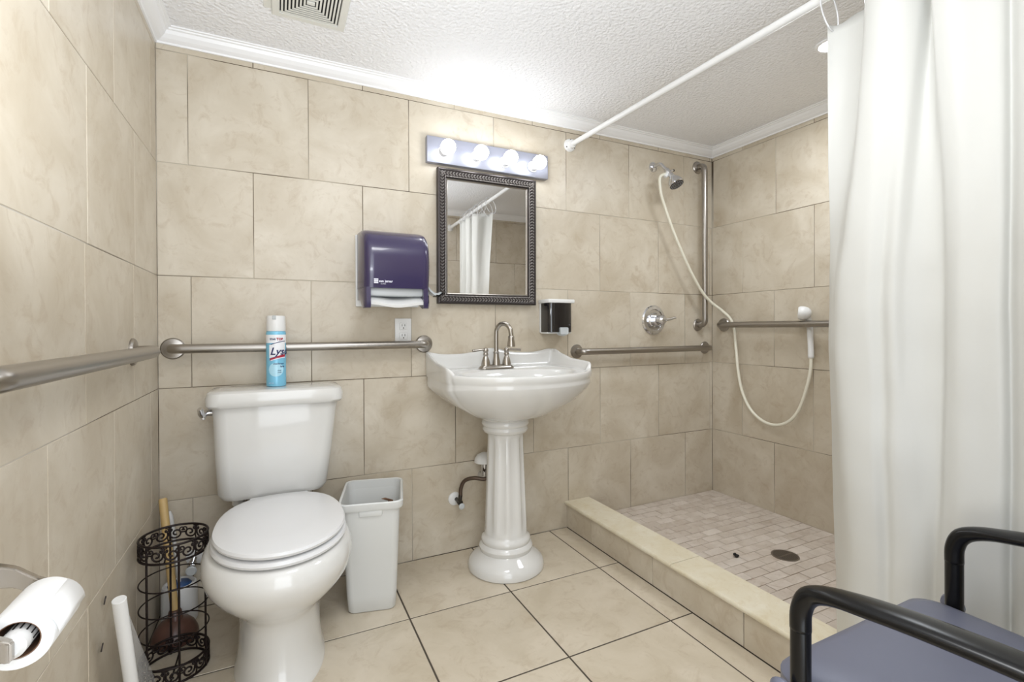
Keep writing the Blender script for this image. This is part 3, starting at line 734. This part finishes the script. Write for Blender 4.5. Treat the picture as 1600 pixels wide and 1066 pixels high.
# drain
d = thing('shower_drain', 'oval-looking round metal drain cover in shower floor', 'drain', (DX, DY, .034))
bm = B(); lathe(bm, [(.054, 0), (.054, .002), (.050, .0032), (.047, .0022)], (DX, DY, .034), n=40, cap=False); link('rim', bm, M['drain'], d, smooth=True)
bm = B(); lathe(bm, [(.049, .0008), (.048, .0012)], (DX, DY, .034), n=40); link('well', bm, M['dark'], d)
bm = B()
for k in range(-5, 6):
    x = k*.0084; L_ = math.sqrt(max(0, .048**2-x*x)); box(bm, DX+x-.0023, DX+x+.0023, DY-L_, DY+L_, .0348, .0365)
box(bm, DX-.047, DX+.047, DY-.003, DY+.003, .0348, .0367); link('grate', bm, M['drain'], d)
rel(d)
bm = B()
for k in range(5):
    a = k*1.3; bmesh.ops.create_icosphere(bm, subdivisions=1, radius=.007+.002*(k % 2), matrix=Matrix.Translation((2.120+.006*math.cos(a), -.651+.008*math.sin(a), .040+.002*(k % 3))) @ Matrix.Diagonal((1, .8, .7, 1)))
tag(link('debris', bm, M['dark']), 'tiny black crumb of debris on shower floor near drain', 'debris')

# ------------------------------------------------------------------ curtain rod, curtain, rings
r0, r1 = Vector((1.713, -.0, 1.931)), Vector((1.757, -D, 1.900))
def rod(t_): return r0.lerp(r1, t_)
rd = thing('curtain_rod', 'white curtain rod running across the room below ceiling', 'curtain rod', r0)
bm = B(); tube(bm, [rod(.004), rod(.56)], .0125, 18); link('thin_tube', bm, M['plastic'], rd, smooth=True)
bm = B(); tube(bm, [rod(.555), rod(.996)], .0140, 18); link('thick_tube', bm, M['plastic'], rd, smooth=True)
for e, dr_ in ((r0, -1), (r1, 1)):
    bm = B(); lathe_dir(bm, [(.032, 0), (.032, .006), (.029, .012), (.022, .015), (.020, .034), (.016, .037)], e, (0, dr_, 0), 28); fg = link('flange', bm, M['plastic'], rd, smooth=True)
    for a in (PI/2, -PI/6, PI+PI/6):
        bm = B(); lathe_dir(bm, [(.003, .009), (.0028, .0140)], e+Vector((.0265*math.cos(a), 0, .0265*math.sin(a))), (0, dr_, 0), 8)
        link('screw', bm, M['pewter_dark'], fg)
rel(rd)
# curtain: plan-view control points given as (x, bearing number u) that the cloth passes through
def yat(u, x):
    k = (u-800)/753.18                                   # tangent of the bearing off the lens axis
    dx = x-.377; a = CY+math.atan(k); return -2.0686+dx/math.tan(a)
top = [(1286, 1.745), (1300, 1.755), (1325, 1.765), (1352, 1.760), (1362, 1.735), (1350, 1.70), (1346, 1.675), (1366, 1.655), (1400, 1.66), (1432, 1.685), (1452, 1.715), (1462, 1.70), (1447, 1.67), (1450, 1.655), (1480, 1.645), (1520, 1.66), (1556, 1.675), (1573, 1.69), (1590, 1.665), (1640, 1.655), (1700, 1.70), (1740, 1.66), (1800, 1.70), (1880, 1.66), (1990, 1.71), (2060, 1.70)]
midp = [(1289, 1.715), (1290, 1.705), (1292, 1.69), (1295, 1.675), (1298, 1.66), (1305, 1.648), (1320, 1.640), (1345, 1.640), (1370, 1.655), (1385, 1.650), (1410, 1.668), (1440, 1.685), (1468, 1.69), (1476, 1.67), (1492, 1.655), (1524, 1.660), (1556, 1.665), (1573, 1.680), (1590, 1.655), (1640, 1.645), (1700, 1.70), (1740, 1.66), (1800, 1.70), (1880, 1.66), (1990, 1.71), (2060, 1.70)]
bot = [(1300, 1.742), (1304, 1.728), (1308, 1.71), (1313, 1.69), (1320, 1.67), (1330, 1.655), (1345, 1.648), (1362, 1.648), (1380, 1.658), (1392, 1.650), (1412, 1.650), (1432, 1.663), (1450, 1.678), (1462, 1.668), (1490, 1.655), (1524, 1.658), (1556, 1.665), (1573, 1.682), (1590, 1.655), (1640, 1.645), (1700, 1.70), (1740, 1.66), (1800, 1.70), (1880, 1.66), (1990, 1.71), (2060, 1.70)]
def plan(c): return [Vector((x, (lambda y: y if y > -1.66 else -1.66+(y+1.66)*.42)(yat(u, x)), 0)) for u, x in c]
KT, KM, KB = (bez(plan(c), 7) for c in (top, midp, bot))
NZ = 60; ZT, ZB = 1.852, .150
bm = B(); rings = []; ncol = len(KT)
for j in range(NZ+1):
    q = j/NZ; z = ZT+(ZB-ZT)*q; row = []
    for i in range(ncol):
        a, b, c = KT[i], KM[i], KB[i]
        if q < .45: s_ = q/.45; s_ = s_*s_*(3-2*s_)*.6+s_*.4; p = a.lerp(b, s_)
        else: s_ = (q-.45)/.55; s_ = s_*s_*(3-2*s_); p = b.lerp(c, s_)
        nn = noise.noise(Vector((p.y*5, z*3.2, 1.7)))*.008*min(1, q*3)+noise.noise(Vector((p.y*14, z*9, 4)))*.0040*min(1, q*2)
        sag = .010*math.sin(i/ncol*PI*11)**2 if j == 0 else 0
        row.append((p.x+.022+nn, p.y, z-sag))
    rings.append(row)
loft(bm, rings, False, False, closed=False)
cur = link('shower_curtain', bm, M['curtain'], None, smooth='all')
sol = cur.modifiers.new('thick', 'SOLIDIFY'); sol.thickness = .0012
tag(cur, 'long white shower curtain hanging in folds from the rod', 'curtain')
NRG = 11
for k in range(NRG):
    i = int((k+(.35 if k != 8 else .6))/NRG*(ncol-1)); p = Vector(rings[1][i]); tt = -p.y/D; rp = rod(min(tt, .97))
    top_ = rp+Vector((0, 0, .031)); hole = p+Vector((0, 0, .006)); cen = (top_+hole)/2; up = (top_-hole)/2; sidev = Vector((1, .35*math.sin(k*2.1), 0)).normalized()
    bm = B(); pts = [cen+up*math.cos(a)+sidev*max(up.length*.62, .029)*math.sin(a) for a in (2*PI*q/24 for q in range(24))]
    tube(bm, pts, .0022, 8, closed=True); o = link('curtain_ring', bm, M['ring'], None, smooth='all')
    nth = ('first', 'second', 'third', 'fourth', 'fifth', 'sixth', 'seventh', 'eighth', 'ninth', 'tenth', 'last')[k]
    tag(o, '%s clear plastic ring on the rod, counted from the curtain edge by the shower' % nth, 'curtain ring', 'clear rings on the curtain rod')

# ------------------------------------------------------------------ ceiling vent
vx0, vx1, vy1, vy0 = .368, .596, -.280, -.508
c = thing('ceiling_vent', 'square white ceiling vent grille with concentric slats', 'vent', ((vx0+vx1)/2, (vy0+vy1)/2, H))
cxv, cyv = (vx0+vx1)/2, (vy0+vy1)/2
def sq(hh, z): return [(cxv-hh, cyv-hh, z), (cxv+hh, cyv-hh, z), (cxv+hh, cyv+hh, z), (cxv-hh, cyv+hh, z)]
bm = B(); loft(bm, [sq(.114, H), sq(.114, H-.006), sq(.110, H-.009), sq(.091, H-.009), sq(.089, H-.001)], False, False); link('frame', bm, M['vent'], c)
bm = B(); box(bm, cxv-.09, cxv+.09, cyv-.09, cyv+.09, H-.002, H-.0005); link('duct', bm, M['dark'], c)
for k in range(8):
    hh = .086-k*.0108
    if hh < .012: break
    bm = B(); R_ = loft(bm, [sq(hh, H-.0065), sq(hh, H-.0085), sq(hh-.0058, H-.0085), sq(hh-.0058, H-.0065), sq(hh, H-.0065)], False, False); link('slat', bm, M['vent'], c)
bm = B(); box(bm, cxv-.012, cxv+.012, cyv-.008, cyv+.008, H-.0095, H-.003, .001, 1); link('centre_plate', bm, M['vent'], c)
rel(c)
bm = B(); box(bm, .345, .3675, -.60, -.305, H-.004, H, .001, 1)
tag(link('patch_plate', bm, M['vent']), 'thin grey strip on ceiling against the left side of vent', 'plate')

c = thing('recessed_lamp', 'small round lit ceiling lamp over shower at curtain edge', 'lamp', (2.24, -.975, H))
bm = B(); lathe(bm, [(.055, 0), (.055, -.004), (.050, -.007), (.043, -.006), (.041, -.001)], (2.24, -.975, H), n=36, cap=False); link('trim_ring', bm, M['trim'], c, smooth=True)
bm = B(); lathe(bm, [(.042, -.001), (.041, -.002)], (2.24, -.975, H), n=36); link('lens', bm, M['bulb'], c)
rel(c)

# ------------------------------------------------------------------ waste bin
BX, BY, BA = .697, -.212, math.radians(-13)
b = thing('waste_bin', 'tall white rectangular plastic waste bin between toilet and sink', 'bin', (BX, BY, 0))
bm = B()
R = [(.078, .098, .001, .022), (.082, .102, .006, .024), (.086, .107, .06, .024), (.0985, .130, .362, .026), (.100, .132, .372, .026), (.108, .139, .374, .028), (.1105, .1415, .380, .03), (.111, .142, .398, .03), (.108, .139, .402, .03), (.1015, .1335, .400, .028), (.0985, .1315, .370, .026), (.079, .104, .03, .022), (.07, .098, .008, .02)]
loft(bm, [[(x, y, z) for x, y in rrect(0, 0, hx, hy, r, 6)] for hx, hy, z, r in R]); link('bucket', bm, M['bin'], b, smooth=True)
bm = B(); box(bm, -.04, .04, -.1365, -.122, .352, .378, .005, 2); link('grip_tab', bm, M['bin'], b, smooth=True)
b.rotation_euler.z = BA
bm = B(); loft(bm, [[(x+.02*math.sin(i*1.7), y, z) for x, y in rrect(0, 0, .012+.003*math.sin(i*2), .006+.002*math.cos(i*3), .004, 3)] for i, z in enumerate([0, .06, .13, .2, .27, .325, .338])])
lt = link('litter', bm, M['card'], None); lt.location = (.745, -.17, .010); tag(lt, 'crumpled brown scrap standing inside white waste bin', 'litter')
lt.rotation_euler = (.0, .05, .4)

# ------------------------------------------------------------------ wire rack, plunger, toilet brush, pole
RX, RY, RR = .0985, -.342, .085
k_ = thing('wire_rack', 'round dark wire toilet paper stand with scrollwork bands', 'rack', (RX, RY, 0))
def cyl(a, z, r=RR): return Vector((RX+r*math.cos(a), RY+r*math.sin(a), z))
def hoop(z, r, nm, rr=RR): bm = B(); tube(bm, [cyl(2*PI*i/48, z, rr) for i in range(48)], r, 8, closed=True); link(nm, bm, M['bronze'], k_, smooth='all')
for z in (.398, .350, .050, .004): hoop(z, .0034, 'band_ring')
for z in (.270, .197, .122): hoop(z, .0020, 'hoop', RR+.001)
def dz(a, z): return z
for a in (math.radians(-74), math.radians(-130), math.radians(-18), math.radians(106)):
    bm = B(); tube(bm, [cyl(a, .0), cyl(a, .398)], .0030, 8); link('post', bm, M['bronze'], k_, smooth=True)
def scroll_pts(cx, cz, r, turns, sgn, start):
    out = []
    n = int(turns*14)
    for i in range(n+1):
        q = i/n; rr = r*(1-.82*q); a = start+sgn*2*PI*turns*q; out.append((cx+rr*math.cos(a), cz+rr*math.sin(a)))
    return out
for zb in (.352, .006):
    for k in range(7):
        a0 = 2*PI*k/7+.1; Lw = 2*PI*RR/7; bm = B()
        for mirror in (1, -1):
            big = scroll_pts(0, 0, .0185, 1.45, 1, PI*.75)
            tube(bm, [cyl(a0+mirror*(Lw*.25+x)/RR, zb+.021+z*.98) for x, z in big], .0026, 6)
            sm = scroll_pts(0, 0, .0095, 1.2, -1, -PI*.4); tube(bm, [cyl(a0+mirror*(Lw*.46+x*.9)/RR, zb+.031+z) for x, z in sm], .0022, 6)
            sm = scroll_pts(0, 0, .0075, 1.2, 1, PI*.4); tube(bm, [cyl(a0+mirror*(.006+x*.9)/RR, zb+.034+z) for x, z in sm], .0020, 6)
        tube(bm, [cyl(a0, zb-.002), cyl(a0+.04, zb+.012), cyl(a0-.03, zb+.026), cyl(a0, zb+.044)], .0022, 6)
        link('scroll', bm, M['bronze'], k_, smooth='all')
bm = B()
for a in (0, PI/2): tube(bm, [cyl(a, .006), cyl(a+PI, .006)], .0022, 6)
link('cross_wire', bm, M['bronze'], k_, smooth=True)
rel(k_)
PXx, PYy = .074, -.185
p_ = thing('plunger', 'plunger with wooden handle and brown rubber cup in corner', 'plunger', (PXx, PYy, 0))
bm = B(); lathe(bm, [(.056, .0), (.063, .004), (.066, .012), (.063, .028), (.054, .048), (.040, .063), (.022, .070), (.018, .095), (.015, .100)], (PXx, PYy, 0), n=36); link('cup', bm, M['rubber'], p_, smooth=True)
bm = B(); tube(bm, [(PXx, PYy, .085), (.029, -.100, .437), (.0285, -.099, .441)], [.0115, .0125, .010], 16); link('handle', bm, M['wood'], p_, smooth=True)
rel(p_)
q_ = thing('toilet_brush', 'white toilet brush standing in white caddy behind the plunger', 'toilet brush', (.068, -.064, 0))
bm = B(); lathe(bm, [(.048, 0), (.053, .004), (.054, .02), (.053, .11), (.050, .128), (.044, .132), (.038, .126)], (.068, -.064, 0), n=32); link('caddy', bm, M['plastic'], q_, smooth=True)
bm = B(); tube(bm, bez([(.068, -.062, .12), (.063, -.058, .17), (.052, -.052, .27), (.044, -.048, .33), (.038, -.045, .378)], 6), [.008]*8+[.0085]*6+[.0125]*8+[.010, .008, .004], 12, sy=.7); link('handle', bm, M['plastic'], q_, smooth=True)
bm = B(); lathe(bm, [(.036, .126), (.030, .132), (.012, .134)], (.068, -.064, 0), n=24); link('caddy_insert', bm, M['blue_cap'], q_, smooth=True)
rel(q_)
w0, w1 = Vector((.052, -.700, .398)), Vector((.066, -.60, .0))
w_t = thing('white_pole', 'white plastic tube with clear film leaning by the left wall', 'pole', w1)
ax = (w0-w1).normalized()
bm = B(); tube(bm, [w1, w0-ax*.001, w0], [.0138, .0138, .0128], 22); link('tube_body', bm, M['plastic'], w_t, smooth=True)
bm = B(); vs = [bm.verts.new(p) for p in (w0+Vector((.012, .01, -.03)), w1+Vector((.012, .012, .02)), w1+Vector((.02, .11, .003)), w1+Vector((.01, .10, .09)), w1.lerp(w0, .6)+Vector((.016, .045, 0)))]
bm.faces.new(vs); fm = link('film', bm, M['film'], w_t); fm.modifiers.new('t', 'SOLIDIFY').thickness = .0008
rel(w_t)
for zz, yy in ((.3645, -.615), (.2665, -.639)):
    bm = B(); tube(bm, [Vector((.004, yy, zz))+Vector((.003*math.sin(a*.7), .0075*math.cos(a), .0085*math.sin(a))) for a in [i*.45 for i in range(12)]], .0016, 6)
    o = link('wall_hook', bm, M['pewter_dark'], None, smooth='all')
    tag(o, 'small dark wire hook on left wall, %s one beside the white tube' % ('upper' if zz > .35 else 'lower'), 'hook')

# ------------------------------------------------------------------ toilet paper and holder
tx, tz, ty0, ty1 = .107, .652, -1.325, -1.237
bm = B(); rings = []
for r, y in [(.0325, ty0), (.0330, ty0+.001), (.0330, ty1-.001), (.0325, ty1), (.0215, ty1), (.0212, ty1-.001), (.0212, ty0+.001), (.0215, ty0)]:
    rings.append([(tx+r*math.cos(2*PI*i/48), y, tz+r*math.sin(2*PI*i/48)) for i in range(48)])
rings.append(rings[0]); loft(bm, rings, False, False); bmesh.ops.remove_doubles(bm, verts=bm.verts, dist=1e-6)
tp = thing('toilet_paper', 'white toilet paper roll on wall holder at left', 'toilet paper', (tx, ty0, tz))
link('roll', bm, M['paper'], tp, smooth=True)
bm = B(); rings = [[(tx+r*math.cos(2*PI*i/36), y, tz+r*math.sin(2*PI*i/36)) for i in range(36)] for r, y in ((.0210, ty0+.001), (.0210, ty1-.001), (.0202, ty1-.001), (.0202, ty0+.001))]
rings.append(rings[0]); loft(bm, rings, False, False); link('core', bm, M['card'], tp, smooth=True)
bm = B(); rr = []
for i in range(7):
    a = .95-.16*i; r = .0334+.0006*i; rr.append([(tx+r*math.cos(a), ty0+.002, tz+r*math.sin(a)), (tx+r*math.cos(a), ty1-.001, tz+r*math.sin(a))])
loft(bm, rr, False, False, closed=False); o = link('loose_sheet', bm, M['paper'], tp, smooth='all'); o.modifiers.new('t', 'SOLIDIFY').thickness = .0006
rel(tp)
hd = thing('paper_holder', 'chrome wall bracket holding the toilet paper roll', 'paper holder', (0, -1.27, .68))
bm = B(); loft(bm, [[(x, y, z) for y, z in ((-1.385, .655), (-1.165, .655), (-1.165, .705), (-1.385, .705))] if False else [(x, -1.28+dy*k, .690+dz_*k) for dy, dz_ in ((-.115, -.022), (.10, -.016), (.10, .016), (-.115, .022))] for x, k in ((0, 1), (.006, 1), (.012, .94))])
link('wall_plate', bm, M['nickel'], hd, smooth=True)
for y, s_ in ((-1.347, 1), (-1.209, -1)):
    bm = B(); rr = []
    for x, z, hw, hz in ((.004, .690, .012, .020), (.03, .692, .008, .016), (.065, .682, .006, .013), (.088, .664, .005, .012), (.104, .655, .006, .013), (.112, .652, .005, .011)):
        rr.append([(x, y+hw, z+hz), (x, y-hw, z+hz), (x, y-hw, z-hz), (x, y+hw, z-hz)])
    loft(bm, rr); bmesh.ops.bevel(bm, geom=list(bm.edges), offset=.002, segments=2, affect='EDGES'); link('arm', bm, M['nickel'], hd, smooth=True)
bm = B(); lathe(bm, [(.009, -1.343), (.0135, -1.338), (.014, -1.325), (.014, -1.275), (.0125, -1.274), (.0125, -1.217), (.009, -1.213)], (tx, 0, tz), 'y', 24); link('roller', bm, M['plastic'], hd, smooth=True)
bm = B()
for k in range(14):
    a = 2*PI*k/14; p = Vector((tx+.0142*math.cos(a), 0, tz+.0142*math.sin(a))); tube(bm, [p+Vector((0, -1.325, 0)), p+Vector((0, -1.282, 0))], .0009, 5)
link('roller_rib', bm, M['dark'], hd)
rel(hd)

# ------------------------------------------------------------------ armchair
ch = thing('armchair', 'armchair with grey vinyl seat and glossy black armrests by curtain', 'chair', (1.36, -1.78, 0))
bm = B()
def seat_ring(x0, x1, y0, y1, z, r): return [(x, y, z) for x, y in rrect((x0+x1)/2, (y0+y1)/2, (x1-x0)/2, (y1-y0)/2, r, 6)]
loft(bm, [seat_ring(1.15, 1.575, -2.0, -1.55, .392, .04), seat_ring(1.132, 1.592, -2.0, -1.532, .398, .045), seat_ring(1.122, 1.602, -2.0, -1.524, .412, .05), seat_ring(1.122, 1.602, -2.0, -1.524, .430, .05), seat_ring(1.132, 1.592, -2.0, -1.534, .443, .045), seat_ring(1.150, 1.575, -1.985, -1.552, .4495, .04), seat_ring(1.22, 1.505, -1.93, -1.62, .4535, .03)])
link('seat', bm, M['vinyl'], ch, smooth=True)
bm = B(); box(bm, 1.14, 1.58, -1.985, -1.56, .372, .394, .004, 2); link('seat_pan', bm, M['black_metal'], ch, smooth=True)
def arm(x, lab=None):
    yf = -1.585
    bm = B(); tube(bm, [(x, yf, .010), (x, yf, .540)], .0150, 16); link('leg', bm, M['black_metal'], ch, smooth=True)
    bm = B(); lathe(bm, [(.017, 0), (.017, .014), (.015, .016)], (x, yf, 0), n=16); link('foot_cap', bm, M['rubber'] if False else M['black_metal'], ch, smooth=True)
    bm = B(); P_ = bez([(x, yf, .530), (x, yf-.001, .560), (x, yf-.012, .586), (x, yf-.040, .602), (x, yf-.09, .613), (x, yf-.18, .624), (x, yf-.30, .630), (x, yf-.40, .618), (x, yf-.45, .60)], 5)
    rr = []; n_ = 20
    for i, p in enumerate(P_):
        q = i/(len(P_)-1); wd = .0155 if q < .3 else .0155+.0125*min(1, (q-.3)/.22); th = .0155 if q < .25 else .0155-.004*min(1, (q-.25)/.2)
        if q > .85: wd = .028-.012*(q-.85)/.15
        a_ = P_[max(i-1, 0)]; b_ = P_[min(i+1, len(P_)-1)]; tg = (b_-a_).normalized(); nx_ = Vector((1, 0, 0)); up = tg.cross(nx_).normalized()
        rr.append([p+nx_*wd*math.cos(2*PI*j/n_)+up*th*math.sin(2*PI*j/n_) for j in range(n_)])
    loft(bm, rr); link('armrest', bm, M['black_metal'], ch, smooth='all')
    bm = B(); tube(bm, bend([(x, yf-.45, .60), (x, yf-.475, .42), (x, yf-.50, .01)], .05), .0145, 14); link('leg', bm, M['black_metal'], ch, smooth=True)
    bm = B(); lathe(bm, [(.017, 0), (.017, .014), (.015, .016)], (x, yf-.4995, 0), n=16); link('foot_cap', bm, M['black_metal'], ch, smooth=True)
arm(1.118); arm(1.607)
bm = B(); tube(bm, [(1.107, -1.60, .385), (1.618, -1.60, .385)], .011, 12); link('cross_rail', bm, M['black_metal'], ch, smooth=True)
for sx, x in ((-1, 1.100), (1, 1.625)):
    bm = B(); lathe(bm, [(.012, 0), (.019, .003), (.021, .009), (.016, .015), (.004, .017)], (x, -1.572, .43), '-x' if sx < 0 else 'x', 18); link('bumper', bm, M['vinyl'], ch, smooth=True)
for x in (1.175, 1.55):
    bm = B(); tube(bm, bez([(x, -2.02, .38), (x, -2.06, .50), (x, -2.10, .68), (x, -2.135, .84)], 5), .0125, 12); link('back_post', bm, M['black_metal'], ch, smooth=True)
bm = B()
loft(bm, [[(x, y+yo, z) for x, y in rrect(1.362, 0, hw, hy, .02, 4)] for z, hw, hy, yo in ((.52, .20, .012, -2.035), (.54, .22, .024, -2.04), (.68, .225, .026, -2.075), (.82, .215, .024, -2.105), (.845, .19, .012, -2.108))]); link('backrest', bm, M['vinyl'], ch, smooth=True)
bm = B(); tube(bm, [(1.118, -2.045, .39), (1.607, -2.045, .39)], .011, 12); link('cross_rail', bm, M['black_metal'], ch, smooth=True)
rel(ch)
